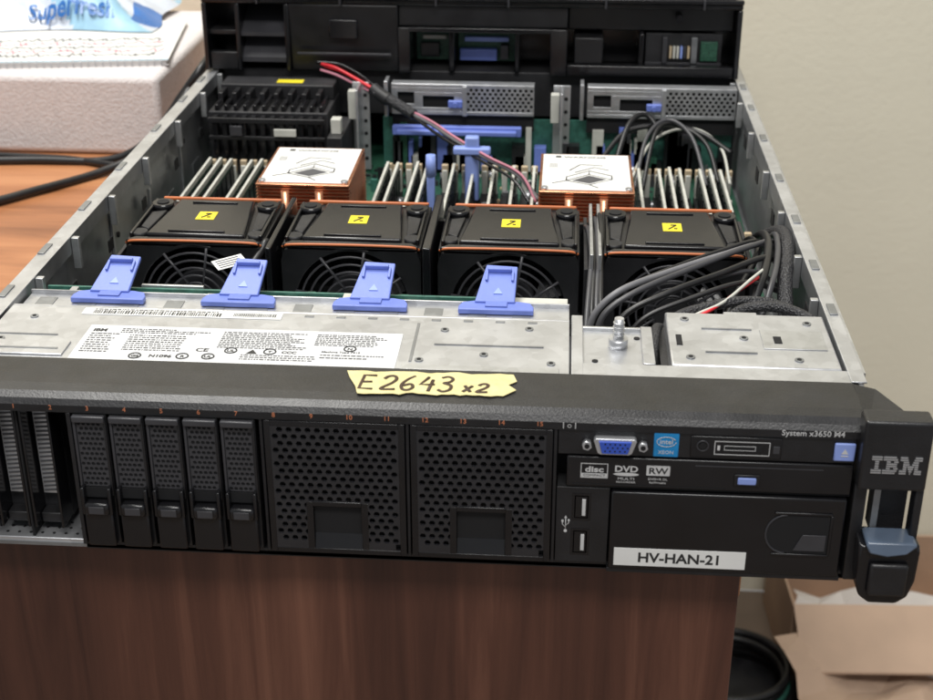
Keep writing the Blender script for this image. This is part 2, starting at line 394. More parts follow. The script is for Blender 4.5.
# ---------------- right module
mb=MB()
mb.box(300.6,438,0,11,65.6,79,BLACK,.5); mb.box(300.6,326,0.2,11,5,47.5,BLACK,.4); mb.box(301,438,.6,11,47.6,48.6,DARK)
cp=mb.done("control_panel",srv)
mb=MB()
mb.prism([(318,-.1,76.6),(336,-.1,76.6),(337,-.1,75.5),(335,-.1,69),(333.6,-.1,68.2),(320.4,-.1,68.2),(319,-.1,69),(317,-.1,75.5)],(0,-4,0),STEEL2,.3)
mb.prism([(319.4,-4.2,75.6),(334.6,-4.2,75.6),(333,-4.2,69.3),(321,-4.2,69.3)],(0,-.9,0),BLUEV,.2)
for r,n,o in ((74.4,5,0),(72.6,5,1.2),(70.8,5,0)):
    for i in range(n): mb.cyl((322.4+i*2.3+o,-5.0,r),(322.4+i*2.3+o,-5.2,r),.45,DARK,n=8)
for x in (314,340): mb.cyl((x,-.1,72.4),(x,-4,72.4),2.3,STEEL2,n=6); mb.cyl((x,-4,72.4),(x,-4.3,72.4),1.2,DARK,n=12)
mb.done("video_port",cp)
mb=MB(); mb.box(345,356.6,-.8,-.05,66.2,79,CYAN,.5)
mb.text("intel",3.6,(350.8,-.9,73.3),INKW,align='CENTER',bold=.03); mb.text("XEON",2.6,(350.8,-.9,68),INKW,align='CENTER')
for i in range(14):
    a=math.radians(20+i*24); b=math.radians(20+(i+1)*24)
    mb.tube([(350.8+4.5*math.cos(a),-.9,74.4+2.6*math.sin(a)),(350.8+4.5*math.cos(b),-.9,74.4+2.6*math.sin(b))],.18,INKW,n=6,sub=1)
mb.done("processor_badge",cp)
mb=MB()
mb.box(362,404,-.7,-.05,66.8,78,BLACKG,.5); mb.torus((367.6,-.8,73),(0,1,0),2.6,.35,GREYP); mb.cyl((367.6,-.7,73),(367.6,-1.3,73),1.5,DARK)
def outline(mb,x0,x1,z0,z1,y,t,mat):
    mb.box(x0,x1,y-.15,y,z0,z0+t,mat); mb.box(x0,x1,y-.15,y,z1-t,z1,mat); mb.box(x0,x0+t,y-.15,y,z0+t,z1-t,mat); mb.box(x1-t,x1,y-.15,y,z0+t,z1-t,mat)
outline(mb,373,398.5,68.6,75.8,-.75,.32,INKW); mb.box(376,395,-1,-.72,70.4,74,DARK,.2); outline(mb,377.5,392,71.2,73.6,-1.02,.2,INKW); mb.box(400,403,-1,-.72,70,74,GREYP,.2)
mb.box(374.4,375.6,-.95,-.72,71,73.4,INKW)
mb.done("information_display",cp)
mb=MB(); mb.box(427.8,437.4,-1.6,-.05,67.6,77,BLUEL,.7); mb.prism([(431,-1.65,71.6),(434.2,-1.65,71.6),(432.6,-1.65,74.4)],(0,-.15,0),INKW); mb.box(431,434.2,-1.8,-1.62,70.3,70.8,INKW)
mb.done("release_tab",cp)
mb=MB(); mb.text("System x3650 M4",4.0,(403,-1.2,80.3),INKW,sx=1.0,bold=.03); mb.done("model_lettering",cp)
mb=MB(); mb.text("O",2.6,(305.6,-1.2,80.4),INKW,align='CENTER'); mb.box(302.6,303,-1.3,-1.05,80,83,INKW); mb.box(308.2,308.6,-1.3,-1.05,80,83,INKW); mb.done("display_symbol",cp)
mb=MB()
mb.tube([(305.4,-.0,23),(305.4,0,30.5)],.22,INKW,n=6,sub=1); mb.cyl((305.4,.2,23),(305.4,-.2,23),.8,INKW,n=12)
mb.tube([(305.4,0,25),(303.9,0,26.6),(303.9,0,28)],.2,INKW,n=6,sub=1); mb.tube([(305.4,0,26),(306.9,0,27.4),(306.9,0,28.6)],.2,INKW,n=6,sub=1)
mb.box(303.4,304.4,-.2,.2,28,29,INKW); mb.cyl((306.9,.2,29),(306.9,-.2,29),.55,INKW,n=10); mb.prism([(304.7,-.1,30.3),(306.1,-.1,30.3),(305.4,-.1,31.8)],(0,-.1,0),INKW)
mb.done("port_symbol",cp)
# optical drive
mb=MB(); mb.box(305,438,-.8,11,48.8,65,BLACKG,.7); mb.box(308,380,-1.0,-.75,50.0,50.5,DARK)
mb.box(365,424,-1.1,-.75,62.0,62.5,GREYP)
od=mb.done("optical_drive",srv)
mb=MB(); mb.box(383.4,395.4,-1.4,-.8,52.2,58.4,BLACK,.5); mb.box(385,393.6,-2.4,-1.4,53.4,57.2,BLUEL,.6); mb.done("eject_button",od)
mb=MB()
mb.text("disc",4.2,(318,-.95,57.0),INKW,align='CENTER',bold=.12,sx=1.35); mb.box(312,324,-.95,-.85,54.2,56.2,INKW); mb.text("COMPACT",1.7,(318,-1.0,54.6),DARK,align='CENTER',sx=1.3)
outline(mb,311.6,324.4,53.7,61.6,-.85,.35,INKW)
mb.text("DVD",4.6,(333,-.95,57.6),INKW,align='CENTER',bold=.1,sx=1.15); mb.prism([(333+6*math.cos(a*math.pi/10),-.85,56.2+.9*math.sin(a*math.pi/10)) for a in range(20)],(0,-.1,0),INKW)
mb.text("MULTI",1.9,(333,-.95,53.2),INKW,align='CENTER',sx=1.5); mb.text("RECORDER",1.2,(333,-.95,51.6),INKW,align='CENTER',sx=1.5)
mb.box(342.4,353.4,-.95,-.82,56.2,61.4,INKW,.3); mb.text("RW",4.6,(347.9,-1.0,57.1),DARK,align='CENTER',sx=1.2,bold=.08)
mb.text("DVD+R DL",1.6,(347.9,-.95,53.6),INKW,align='CENTER',sx=1.2); mb.text("ReWritable",1.4,(347.9,-.95,51.8),INKW,align='CENTER',sx=1.2)
mb.done("disc_logo_print",od)
def usb():
    mb=MB(); outline(mb,0,6.6,0,12.6,.2,.5,STEEL2); mb.box(.5,6.1,.1,.18,.5,12.1,DARK); mb.box(3.6,5.3,-.7,.08,1.8,10.8,INKW,.1)
    mb.box(-1.2,7.8,.05,.19,-1.2,13.8,BLACKG)
    return mb.done("usb_port",srv,loc=(309.4,-.05,30.4))
u=usb(); copytree(u,(-.1,0,-19.8),srv)
# lower bay
mb=MB(); mb.box(326.6,437,-1.6,11,3.2,46.8,BLACKG,.9)
mb.box(326,438,-.6,10,.6,3.0,BLACK,.3)
lb=mb.done("battery_bay_cover",srv)
mb=MB(); pts=[]
for i in range(13):
    a=math.pi/2+math.pi*i/12; pts.append((410+9.5*math.cos(a),-1.65,27+10.6*math.sin(a)))
mb.prism(pts+[(430,-1.65,16.4),(430,-1.65,37.6)],(0,-.15,0),DARK)
mb.tube([(p[0],p[1]-.2,p[2]) for p in pts],.5,GREYP,n=8,sub=1)
mb.prism([(414,-1.85,18),(429,-1.85,18),(429,-1.85,27),(418,-1.85,27)],(0,-.5,0),GREYP,.2)
for a in ((404,431,37.8,39.2),(404,431,14.8,16.2),(430.2,431.6,16.2,37.8)): mb.box(a[0],a[1],-2.4,-1.6,a[2],a[3],BLACKG,.35)
mb.done("handle_recess",lb)
mb=MB(); mb.box(329.2,392.4,-1.95,-1.62,5.6,15.6,WHITE,.1); mb.text("HV-HAN-21",7.6,(360.8,-2.0,8.0),INK,align='CENTER',bold=.2,sx=1.03)
mb.done("name_label",lb,label="white sticker with black printed name")
# ear
mb=MB()
mb.box(438.6,469.5,-9,4,57,93,BLACK,1.5,seg=3)
mb.box(466,469.8,-7,2,28,57,BLACK,.8); mb.box(439,445,-3,8,3,57,BLACK,.8)
mb.box(449,452,0,10,30,57,STEELD); mb.box(452,466,6,9,24,57,BLACKM)
ear=mb.done("mounting_ear",srv)
mb=MB(); ox,oz,sc=443.3,66.6,22.6/43.5
rows=[([(0,9)],[(0,11)],[(0,6.2),(12.8,19)]),([(0,9)],[(0,12.3)],[(0,6.9),(12.1,19)]),([(3,6.3)],[(3,6.2),(9.3,13)],[(3,7.6),(11.4,16)]),([(3,6.3)],[(3,12)],[(3,8.3),(10.7,16)]),
([(3,6.3)],[(3,12)],[(3,6),(6.6,12.4),(13,16)]),([(3,6.3)],[(3,6.2),(9.3,13)],[(3,6),(7.4,11.6),(13,16)]),([(0,9)],[(0,12.3)],[(0,6),(8.2,10.8),(13,19)]),([(0,9)],[(0,11)],[(0,6),(9,10),(13,19)])]
for r,row in enumerate(rows):
    for li,o in enumerate((0,10,24.5)):
        for a,b in row[li]:
            z=oz+(7-r)*2.25*sc; mb.box(ox+(o+a)*sc,ox+(o+b)*sc,-9.5,-9.05,z,z+1.45*sc,STEEL2)
mb.done("logo_lettering",ear)
mb=MB()
arc=[(442,0,31),(447,0,28.5),(455,0,27.5),(464,0,28.5),(470,0,31),(471,0,26),(470.6,0,10),(468,0,1),(463,0,-3),(450,0,-3),(445,0,1),(443,0,10)]
mb.prism([(a,-13,c) for a,b,c in arc],(0,16,0),BLACKG,1.6)
mb.prism([(445,-14.5,30.5),(447,-15.5,26.5),(455,-16.5,25.5),(464,-15.5,26.5),(469,-14.5,30.6),(468,-14,32),(446,-14,32)],(0,14,0),LEVER,1.0)
mb.box(448,466,-16.2,-13,3,21,BLACK,1.5)
mb.done("thumb_latch",ear)
# ---------------- backplane cover
mb=MB()
mb.box(3,305,40,104,85.4,86.6,STEEL2,.3); mb.box(3,305,104,106,70,86.6,STEEL2,.3)
mb.box(3,305,108,131,80.6,81.6,STEEL2,.3); mb.box(3,305,131,132.2,60,84,STEEL2,.3)
mb.box(222,300,40.5,46,86.7,87.3,STEEL,.2); mb.box(4,50,44,60,86.65,87.6,STEEL2,.4); mb.box(8,46,50,51.4,87.62,87.9,STEELD); mb.box(3.5,40,68,69,86.65,87,STEELD)
for x,y in ((12,62),(20,90),(240,88),(262,60),(284,92),(296,52),(230,52)): mb.cyl((x,y,86.5),(x,y,87.2),2.2,STEELD,n=20); mb.cyl((x,y,87.2),(x,y,87.4),1.1,DARK,n=12)
mb.box(236,292,70,71,86.65,87.1,STEELD); mb.box(225,226.4,50,95,86.65,87.1,STEELD)
for i in range(8): mb.box(164+i*17,169+i*17,99,101,86.62,86.9,STEELD,.05)
for i in range(12): mb.box(10+i*24,20+i*24,112,126,81.65,82.0,STEELD,.1)
bc=mb.done("backplane_cover",srv)
mb=MB()
LX,LY=54,40.2; mb.box(LX,LX+165,LY,LY+41,86.65,86.95,SILVL,.1)
zt=87.0
random.seed(11)
def textbars(mb,x0,x1,y,h,mat=INKG):
    x=x0
    while x<x1-1:
        w=random.uniform(.5,2.6); w=min(w,x1-x); mb.box(x,x+w,y,y+h,zt,zt+.05,mat); x+=w+random.uniform(.35,.7)
LY+=2
mb.text("IBM",4.6,(LX+3,LY+31.3,zt),INK,face='top',bold=.2)
for k,(a,b) in enumerate(((0,30),(0,48),(0,40))): textbars(mb,LX+18,LX+18+b,LY+34.4-k*2.1,1.15)
for k in range(9): textbars(mb,LX+3,LX+14+random.uniform(0,5),LY+28-k*2.6,1.2)
for k in range(8): textbars(mb,LX+24,LX+54,LY+27-k*2.4,1.1,INK if k%3==0 else INKG)
for k in range(10): textbars(mb,LX+72,LX+116+random.uniform(-8,2),LY+34-k*2.0,1.05)
for k in range(7): textbars(mb,LX+121,LX+156+random.uniform(-6,2),LY+34-k*2.0,1.05)
for k in range(3): textbars(mb,LX+86,LX+124,LY+8-k*2.3,1.1)
mb.text("Machine Type 7915",2.5,(LX+126,LY+14,zt),INK,face='top',bold=.05); textbars(mb,LX+126,LX+158,LY+10.5,1.2); textbars(mb,LX+126,LX+150,LY+7.5,1.2)
mb.text("N1096",4.2,(LX+40,LY+3,zt),INK,face='top',bold=.18); mb.text("CE",5.5,(LX+62,LY+11,zt),INK,face='top',bold=.15)
mb.text("CCC",3.6,(LX+106,LY+11.5,zt),INK,face='top',bold=.15)
for cx,cy,t in ((LX+33,LY+4,"GS"),(LX+70,LY+5.5,"UL"),(LX+80,LY+13,"UL"),(LX+100,LY+13,"T"),(LX+140,LY+19,"N"),(LX+57,LY+5,"R")):
    mb.torus((cx,cy,zt),(0,0,1),3,.42,INK,n=24,m=6); mb.text(t,3.4,(cx,cy-1.2,zt),INK,face='top',align='CENTER',bold=.14)
mb.prism([(LX+88,LY+10,zt),(LX+94,LY+10,zt),(LX+91,LY+15,zt)],(0,0,.05),INK)
mb.done("regulatory_label",bc,label="silver printed label with text and approval marks")
mb=MB(); old=mb.mark(); mb.box(44,152,91,99,86.65,86.95,WHITE,.1)
x=50
while x<120:
    w=random.choice((.4,.6,1.0)); mb.box(x,x+w,92.0,96.2,zt,zt+.05,INK); x+=w+random.choice((.4,.5,.8))
textbars(mb,50,118,96.9,1.1)
x=126
while x<149:
    w=random.choice((.35,.6)); mb.box(x,x+w,93,97.0,zt+.05,zt+.1,INK); x+=w+.45
mb.xf(old,Matrix.Translation((0,3.5,0)))
mb.done("barcode_label",bc)
# latches
def latch():
    mb=MB(); w=20.5
    mb.prism([(-w,0,0),(w,0,0),(w,5,0),(w-2,10,0),(12,12,0),(-12,12,0),(-w+2,10,0),(-w,5,0)],(0,0,3.2),BLUE,.6)
    mb.box(-6,6,3,9,3.2,4.2,BLUE,.3)
    M=Matrix.Translation((0,9,2))@Matrix.Rotation(math.radians(20),4,'X')
    old=mb.mark()
    mb.prism([(-12,0,0),(10,0,0),(10.5,29,0),(-7,30,0)],(0,0,2.4),BLUE,.6)
    mb.box(-6,7.5,23,25,2.4,5.4,BLUE,.6); mb.box(-7,-5.6,16,24,2.4,4.0,BLUE,.3); mb.box(7.4,8.8,16,24,2.4,4.0,BLUE,.3)
    mb.prism([(-2,6,2.5),(3,6,2.5),(.5,11,2.5)],(0,0,.4),BLUEL)
    mb.xf(old,M)
    return mb.done("backplane_latch",srv,loc=(50,119,82))
l0=latch()
for x in (123,196,265): copytree(l0,(x-50,0,0),srv)
# backplane pcb and steel wall
mb=MB()
mb.box(6,300,148,150,8,79,PCBL,.2); mb.box(6,300,133,147,8,66,STEELD)
for i in range(34):
    x=10+i*8.6; mb.box(x,x+random.uniform(2,6),150.1,153,56+random.uniform(0,8),70+random.uniform(0,9),random.choice((BLACK,LATCHW,GREYP,PCB,STEEL2)))
for i in range(26):
    x=10+i*11.2; mb.box(x,x+random.uniform(3,8),134,146,68,72+random.uniform(0,9),random.choice((STEEL2,LATCHW,STEEL,PCBL,BLACK)),.3)
mb.box(8,300,150.1,156,50,56,BLACK)
mb.box(270,304,134,146,72,81,LATCHW,.4); mb.box(60,96,151,153,70,80,STEEL2,.3)
mb.done("drive_backplane",srv)
mb=MB(); mb.box(-5,15,0,9,0,.4,WHITE,.1)
for k in range(4): mb.box(-3,12,1.2+k*1.9,2+k*1.9,.42,.5,INKG)
mb.done("part_sticker",srv,loc=(103,178,80),rot=(math.radians(18),0,math.radians(42)))
# right plate + cage
mb=MB()
mb.box(306,348,40,100,80,84,STEEL2,.6); mb.box(306,312,40,112,84,86.6,STEEL2,.4); mb.box(342,348,56,100,84,86.6,STEEL2,.4); mb.box(306,442,40.2,55,85.3,86.5,STEEL2,.3)
mb.box(306,348,98,100,50,86,STEEL,.4)
for x,y in ((318,62),(340,90)): mb.cyl((x,y,84),(x,y,84.5),1.6,DARK,n=12)
mb.cyl((330,80,84),(330,80,89),5.0,STEEL2); mb.cyl((330,80,89),(330,80,100),2.8,STEEL2,n=20,r2=2.4)
for i in range(4): mb.torus((330,80,91+i*2.2),(0,0,1),2.7,.4,STEEL,n=20,m=6)
mb.done("cage_bracket",srv)
mb=MB()
mb.box(356,440,57,121,30,86,STEEL2,1.0); mb.box(388,406,118,128,80,84,STEEL2,.6); mb.box(352,356,60,118,40,78,BLACKM)
for x,y in ((366,112),(366,66),(420,66),(430,110),(395,90)): mb.cyl((x,y,86),(x,y,86.6),2.3,STEELD,n=20); mb.cyl((x,y,86.6),(x,y,86.8),1.2,DARK,n=12)
mb.box(374,400,72,73,86.05,86.6,STEELD); mb.box(374,400,100,101,86.05,86.6,STEELD); mb.box(404,436,78,100,86.05,86.5,STEEL,.2); mb.box(410,414,84,92,86.55,86.8,DARK); mb.box(360,363,80,92,86.05,86.4,DARK)
mb.done("optical_drive_cage",srv)
# ---------------- fans
def fan():
    mb=MB(); w=43.5
    mb.holeplate(0,39,2*w,72,36,0,4,BLACK)
    mb.box(-w,-w+3,4,78,3,75,BLACK,.6); mb.box(w-3,w,4,78,3,75,BLACK,.6); mb.box(-w+3,w-3,74,77,3,75,BLACK)
    mb.box(-w,w,3,78,74.6,76.6,BLACK,.7)
    mb.prism([(-31,7,76.4),(31,7,76.4),(25,70,76.4),(-25,70,76.4)],(0,0,4.6),BLACKG,1.4)
    mb.prism([(-w+1,0,76),(w-1,0,76),(w-6,6,76),(-w+6,6,76)],(0,0,3.2),BLACKG,1.0)
    for sx in(-1,1):
        mb.cyl((sx*35,63,76),(sx*35,63,81),7,BLACKG,n=24); mb.cyl((sx*35,63,81),(sx*35,63,81.6),4,DARK,n=20); mb.cyl((sx*37,14,76),(sx*37,14,79.5),5,BLACKM,n=20)
        mb.box(sx*41-1.0,sx*41+1.0,8,72,76.3,80.4,BLACKG,.6)
        mb.prism([(sx*33,20,76.4),(sx*39,24,76.4),(sx*39,50,76.4),(sx*30,54,76.4)],(0,0,2.5),BLACKM,.6)
    mb.torus((0,2,39),(0,1,0),36.6,1.8,BLACKG,n=56)
    mb.box(-18,18,10,12,81,82,BLACKG,.4); mb.box(-15,15,62,64,81,82,BLACKG,.4)
    o=mb.done("cooling_fan",srv,loc=(71.5,223,0))
    mb=MB()
    for R in (12,17,22,27,32): mb.torus((0,0,39),(0,1,0),R,.8,GREYP,n=48,m=6)
    for i in range(8):
        a=i*math.pi/4+.3; mb.tube([(9*math.cos(a),0,39+9*math.sin(a)),(36.5*math.cos(a+.25),0,39+36.5*math.sin(a+.25))],1.0,GREYP,n=6,sub=1)
    mb.cyl((0,-1,39),(0,3,39),11,BLACK)
    mb.done("finger_guard",o)
    mb=MB(); mb.cyl((0,10,39),(0,30,39),16,GREYP,r2=17)
    for i in range(7):
        a=i*2*math.pi/7
        mb.poly([(15*math.cos(a),12,39+15*math.sin(a)),(34*math.cos(a+.15),12,39+34*math.sin(a+.15)),(34*math.cos(a+.75),28,39+34*math.sin(a+.75)),(15*math.cos(a+.55),28,39+15*math.sin(a+.55))],BLACKG)
    mb.done("rotor",o)
    mb=MB()
    mb.box(-w+5,w-2,76.4,78.6,77.2,79.6,ORANGE,.8)
    pts=[(-w+1,2,76),(-w+7,-.4,78.6),(-10,-1.6,79.6),(10,-1.6,79.6),(w-7,-.4,78.6),(w-1,2,76)]
    mb.tube(pts,.85,ORANGE,n=8,sub=6)
    mb.done("orange_trim",o)
    mb=MB(); mb.box(-6,6,32,46,81.0,81.3,YELLOW,.1)
    mb.tube([(-2.5,35,81.4),(2.5,42,81.4)],.5,INK,n=6,sub=1); mb.tube([(2.5,42,81.4),(-1,42,81.4)],.5,INK,n=6,sub=1); mb.tube([(1,36,81.4),(3,36,81.4)],.5,INK,n=6,sub=1)
    mb.done("warning_sticker",o)
    return o
f0=fan()
for x in (170,267.5,369): copytree(f0,(x-71.5,0,0),srv)
mb=MB()
for x in (25,120.8,218.8,315,416): mb.box(x-1.2,x+1.2,216,306,3,70,BLACKM,.3)
mb.box(26,416,303,307,3,66,BLACKM); mb.box(216,221,208,304,30,84,BLACKG,.8); mb.box(119,122.5,212,304,30,80,BLACKG,.8)
for x in (318,323): mb.box(x-1,x+1,210,300,20,82,STEEL,.3)
mb.box(4,24,200,310,3,30,BLACKM); mb.box(3,440,157,222,3,22,STEELD)
mb.done("fan_cage",srv)
# ---------------- motherboard
mb=MB()
mb.box(4,440,310,756,8,10,PCB)
random.seed(5)
for i in range(520):
    x=random.uniform(8,432); y=random.uniform(315,585); w=random.uniform(1.5,7); d=random.uniform(1.5,6); h=random.choice((1,1.5,2,4,7,10))
    mb.box(x,x+w,y,y+d,10,10+h,random.choice((BLACK,BLACK,BLACK,GREYP,LATCHW,STEELD,GOLD,PCBL)))
for i in range(90):
    x=random.uniform(8,432); y=random.uniform(315,585); h=random.uniform(6,11); mb.cyl((x,y,10),(x,y,10+h),random.choice((2.2,3)),STEEL2,n=12)
mb.done("motherboard",srv)
# ---------------- heat sinks
def hs():
    mb=MB(); w=33
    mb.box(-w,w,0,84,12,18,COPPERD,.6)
    mb.box(-w,w,0,84,72.5,74.2,COPPER,.5)
    for sx in (-1,1):
        mb.cyl((sx*12,-1.5,20),(sx*12,-1.5,70),3,COPPER,n=12); mb.cyl((sx*24,86,20),(sx*24,86,70),3,COPPER,n=12)
        mb.cyl((sx*29,5,74.2),(sx*29,5,76),2.5,STEEL2,n=12)
    o=mb.done("heat_sink",srv,loc=(118,346,0))
    mb=MB(); z=21
    while z<72:
        mb.box(-w,w,.5,83.5,z,z+.8,COPPER); z+=2.6
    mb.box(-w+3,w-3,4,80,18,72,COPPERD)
    mb.done("fin_stack",o)
    mb=MB(); mb.box(-31,31,3,81,74.3,74.7,WHITE,.1)
    z=74.8
    mb.box(-22,-18,73,77,z,z+.1,INK); mb.text("WARNING",4.2,(-16,73,z),INK,face='top',sx=1.5,bold=.1)
    L=[[(-14,22),(2,14),(18,26),(2,36),(-14,22)],[(-14,22),(-14,30),(2,44),(2,36)],[(2,44),(18,34),(18,26)],[(-8,40),(6,52),(16,46)],[(-24,16),(-14,22)],[(2,14),(8,8)],[(-12,44),(-4,58),(12,56)]]
    for l in L: mb.tube([(a,b,z) for a,b in l],.55,INK,n=6,sub=1,flat=.3)
    mb.prism([(-10,22.5,z),(2,16.5,z),(14,26,z),(2,33.5,z)],(0,0,.05),INKG)
    for q in range(5): mb.box(-26+q*1.2,-25.6+q*1.2,50,60,z,z+.05,INKG)
    mb.done("instruction_label",o)
    return o
h0=hs(); copytree(h0,(198,-2,0),srv)
# ---------------- memory
def dimm(lx):
    mb=MB()
    mb.box(-.7,.7,3,130,14,43,PCB); mb.box(-1.0,1.0,6,127,40,44,LATCHW)
    for i in range(8): mb.box(-1.9,1.9,10+i*15,20+i*15,22,38,BLACK,.2)
    return mb.done("memory_module",srv,loc=lx)
def sock(lx):
    mb=MB()
    mb.box(-3,3,0,133,10,17,BLACK,.4)
    for y in (-5,131): mb.box(-2.2,2.2,y,y+6,10,36,LATCHW,.8); mb.box(-2.6,2.6,y+1,y+5,30,40,GOLD,.6)
    return mb.done("memory_slot",srv,loc=lx)
s0=sock((16,366,0)); m0=dimm((16,366,0))
xs=[(24.4,1),(32.8,1),(41.2,0),(49.6,1),(58,1)]+[(160+i*8,i%3!=2) for i in range(5)]+[(205+i*8.0,i%2) for i in range(10)]+[(359+i*8.0,i%4!=1) for i in range(10)]
for x,f in xs:
    copytree(s0,(x-16,0,0),srv)
    if f: copytree(m0,(x-16,0,random.uniform(-1.5,.5)),srv)
# ---------------- risers
def riser(x0,wd):
    mb=MB(); b0=62
    mb.box(0,wd,0,1.2,b0,b0+3,STEEL2,.3); mb.box(0,wd,0,1.2,85,87.8,STEEL2,.3); mb.box(0,wd,1.2,12,86.8,87.8,STEEL2,.2); mb.box(0,wd*.52,0,1.2,65,68,STEEL2,.2)
    mb.box(0,5,0,1.2,68,85,STEEL2,.2); mb.box(5,wd*.52,0,1.2,81,85,STEEL2,.2); mb.box(wd*.44,wd*.52,0,1.2,68,81,STEEL2,.2); mb.box(wd*.16,wd*.22,0,1.2,68,81,STEEL2,.2)
    mb.box(5,wd*.16,0,1.2,68,71,STEEL2,.2); mb.box(wd*.22,wd*.44,0,1.2,78,81,STEEL2,.2)
    mb.hexplate(wd*.52,wd,65,85,.1,12,6,1.5,1.1,STEEL2)
    mb.box(0,wd,4,8,48,85,DARK)
    mb.box(-6,-3,-2,16,60,90,STEEL2,.4); mb.box(wd*.5,wd*.53,-3,0,62,87,STEEL2,.3)
    o=mb.done("riser_bracket",srv,loc=(x0,564,0))
    mb=MB(); mb.box(wd*.40,wd*.50,-4,-.2,69,75,BLUE,.8); mb.cyl((wd*.45,-4,72),(wd*.45,-7,72),2.0,BLUE); mb.done("push_tab",o)
    return o
riser(155,119); riser(318,122)
mb=MB(); mb.box(156,264,556,562,46,54,BLUE,.8); mb.box(160,260,550,555.9,48,52,BLUE,.8); mb.done("card_retainer",srv)
mb=MB(); mb.box(223,234,470,478,20,72,BLUEL,1.5); mb.box(214,243,468,476,58,64,BLUEL,1.5); mb.box(226,231,476,520,53,58,BLUEL,1.5); mb.done("pull_handle",srv)
mb=MB(); mb.box(196,202,440,446,20,50.5,BLUEL,.8); mb.cyl((199,443,50),(199,443,66),4.2,BLUEL,r2=3.6); mb.done("guide_pin",srv)
mb=MB()
for x in (128,296):
    mb.box(x,x+2,540,564,12,88,STEEL2,.3); mb.box(x-6,x+8,566,568,12,88,STEEL2,.3)
    for k in range(6): mb.cyl((x+4.5,565.9,22+k*11),(x+4.5,565.5,22+k*11),1.6,DARK,n=12)
    mb.box(x-8,x-1,552,560,60,84,LATCHW,.6)
mb.box(146,440,575,577,10,56,PCBL)
for i in range(60): 
    x=random.uniform(148,430); mb.box(x,x+random.uniform(3,12),564,574.8,14,random.uniform(20,55),random.choice((BLACK,BLUE,GREYP,BLACK,BLACKG,LATCHW,PCB)))
mb.done("riser_card_support",srv)
# power section
mb=MB()
mb.box(10,108,520,586,10,74,BLACKM,1); mb.box(12,107,560,586,74,86,BLACKM,1)
for i in range(12):
    mb.box(15+i*7.8,19+i*7.8,510,520,40,72,BLACKG,.6); mb.box(15+i*7.8,18+i*7.8,522,556,74,79,BLACKG,.5)
mb.box(12,107,508,511,54,57,BLACK,.4); mb.box(12,107,508,511,68,72,BLACK,.4)
for i in range(8): mb.box(14+i*11.6,18+i*11.6,540,559,74,84,BLACK,.6)
mb.box(58,80,566,576,86.1,86.4,YELLOW); mb.box(30,40,506,508,58,66,GREYP,.3); mb.box(66,84,506,508,58,64,LATCHW,.3)
mb.box(110,122,500,560,10,60,BLACKM,.8); mb.box(112,120,510,520,60,72,LATCHW,.5)
mb.done("power_connector_housing",srv)
# ---------------- cables
def cable(pts,r,mat,name="cable"):
    mb=MB(); mb.tube(pts,r,mat,n=12,sub=10); return mb.done(name,srv)
cable([(93,588,97),(106,580,96),(124,570,90),(142,560,83)],1.4,RED)
cable([(95,592,94),(110,584,92),(128,572,87),(144,561,82)],1.4,RED)
cable([(92,588,92),(108,578,90),(126,570,84),(144,558,80)],1.1,PINK)
cable([(88,590,98),(108,588,97),(128,576,91),(144,560,84)],1.3,BLACKG)
cable([(142,559,82),(158,551,76),(176,542,68)],4.6,BRAID)
cable([(140,562,84),(147,557,80),(154,553,77)],5.4,BLACKM)
cable([(175,543,68),(192,524,66),(212,498,62),(240,464,58),(266,436,54),(282,420,40)],1.9,GREYC)
cable([(176,542,70),(194,521,68),(214,495,64),(242,460,60),(268,432,56),(280,416,40)],1.0,PINK)
cable([(175,541,67),(190,522,63),(210,494,60),(238,460,56),(262,432,52),(276,412,40)],1.3,BLACKG)
# front right bundle
cable([(316,158,55),(321,160,68),(335,166,79),(362,184,83),(395,208,85),(425,236,82),(436,262,60)],1.9,GREYC)
cable([(320,150,55),(326,154,70),(345,164,80),(378,186,86),(408,216,86),(430,244,80),(438,270,55)],1.8,GREYW)
cable([(318,163,52),(324,168,66),(340,178,76),(366,198,80),(396,222,82),(420,244,80),(432,268,60)],1.6,RUBBER)
cable([(326,142,50),(336,150,70),(360,160,80),(392,182,84),(420,208,84),(433,230,70)],1.9,RUBBER)
cable([(332,140,46),(345,147,68),(372,157,78),(405,174,82),(428,190,70)],1.6,RUBBER)
cable([(326,146,46),(334,154,64),(352,166,74),(384,180,80),(412,196,80),(430,206,66)],1.3,GREYW)
cable([(350,132,50),(362,140,72),(382,147,78),(404,152,80),(424,152,76),(436,140,60)],3.0,BRAID)
cable([(386,134,66),(398,138,80),(418,136,84),(434,126,82),(441,112,78),(442,92,70)],3.0,BRAID)
cable([(430,300,60),(437,272,76),(438,246,81),(435,220,80),(431,196,76),(429,170,66),(430,150,50)],4.6,BRAID)
cable([(418,290,55),(424,262,78),(425,236,84),(421,205,83),(414,178,78),(404,160,60)],2.6,RUBBER)
cable([(426,290,50),(431,256,80),(430,228,85),(426,200,83),(420,176,78),(412,158,60)],1.8,GREYW)
cable([(410,290,50),(418,268,72),(420,240,78),(415,215,78),(404,190,70),(394,170,56)],2.0,RUBBER)
cable([(352,128,56),(366,134,72),(384,142,79),(404,166,83),(418,192,80)],.9,RED)
cable([(356,130,56),(370,137,74),(390,147,81),(408,172,85),(420,198,82)],.9,LATCHW)
cable([(346,60,72),(348,80,80),(350,100,82),(354,122,76),(368,138,60)],2.6,BRAID)
for k in range(4):
    cable([(312+k*3,318,40),(315+k*2.6,296,66+k*3),(317+k*2.4,260,76+k*2),(318+k*2,222,74),(316+k*2.6,180,60),(314+k*4,150,36)],1.7,RUBBER if k%2 else GREYW)
cable([(356,478,30),(366,520,60),(384,542,68),(402,520,60),(412,478,34)],1.6,GREYW)
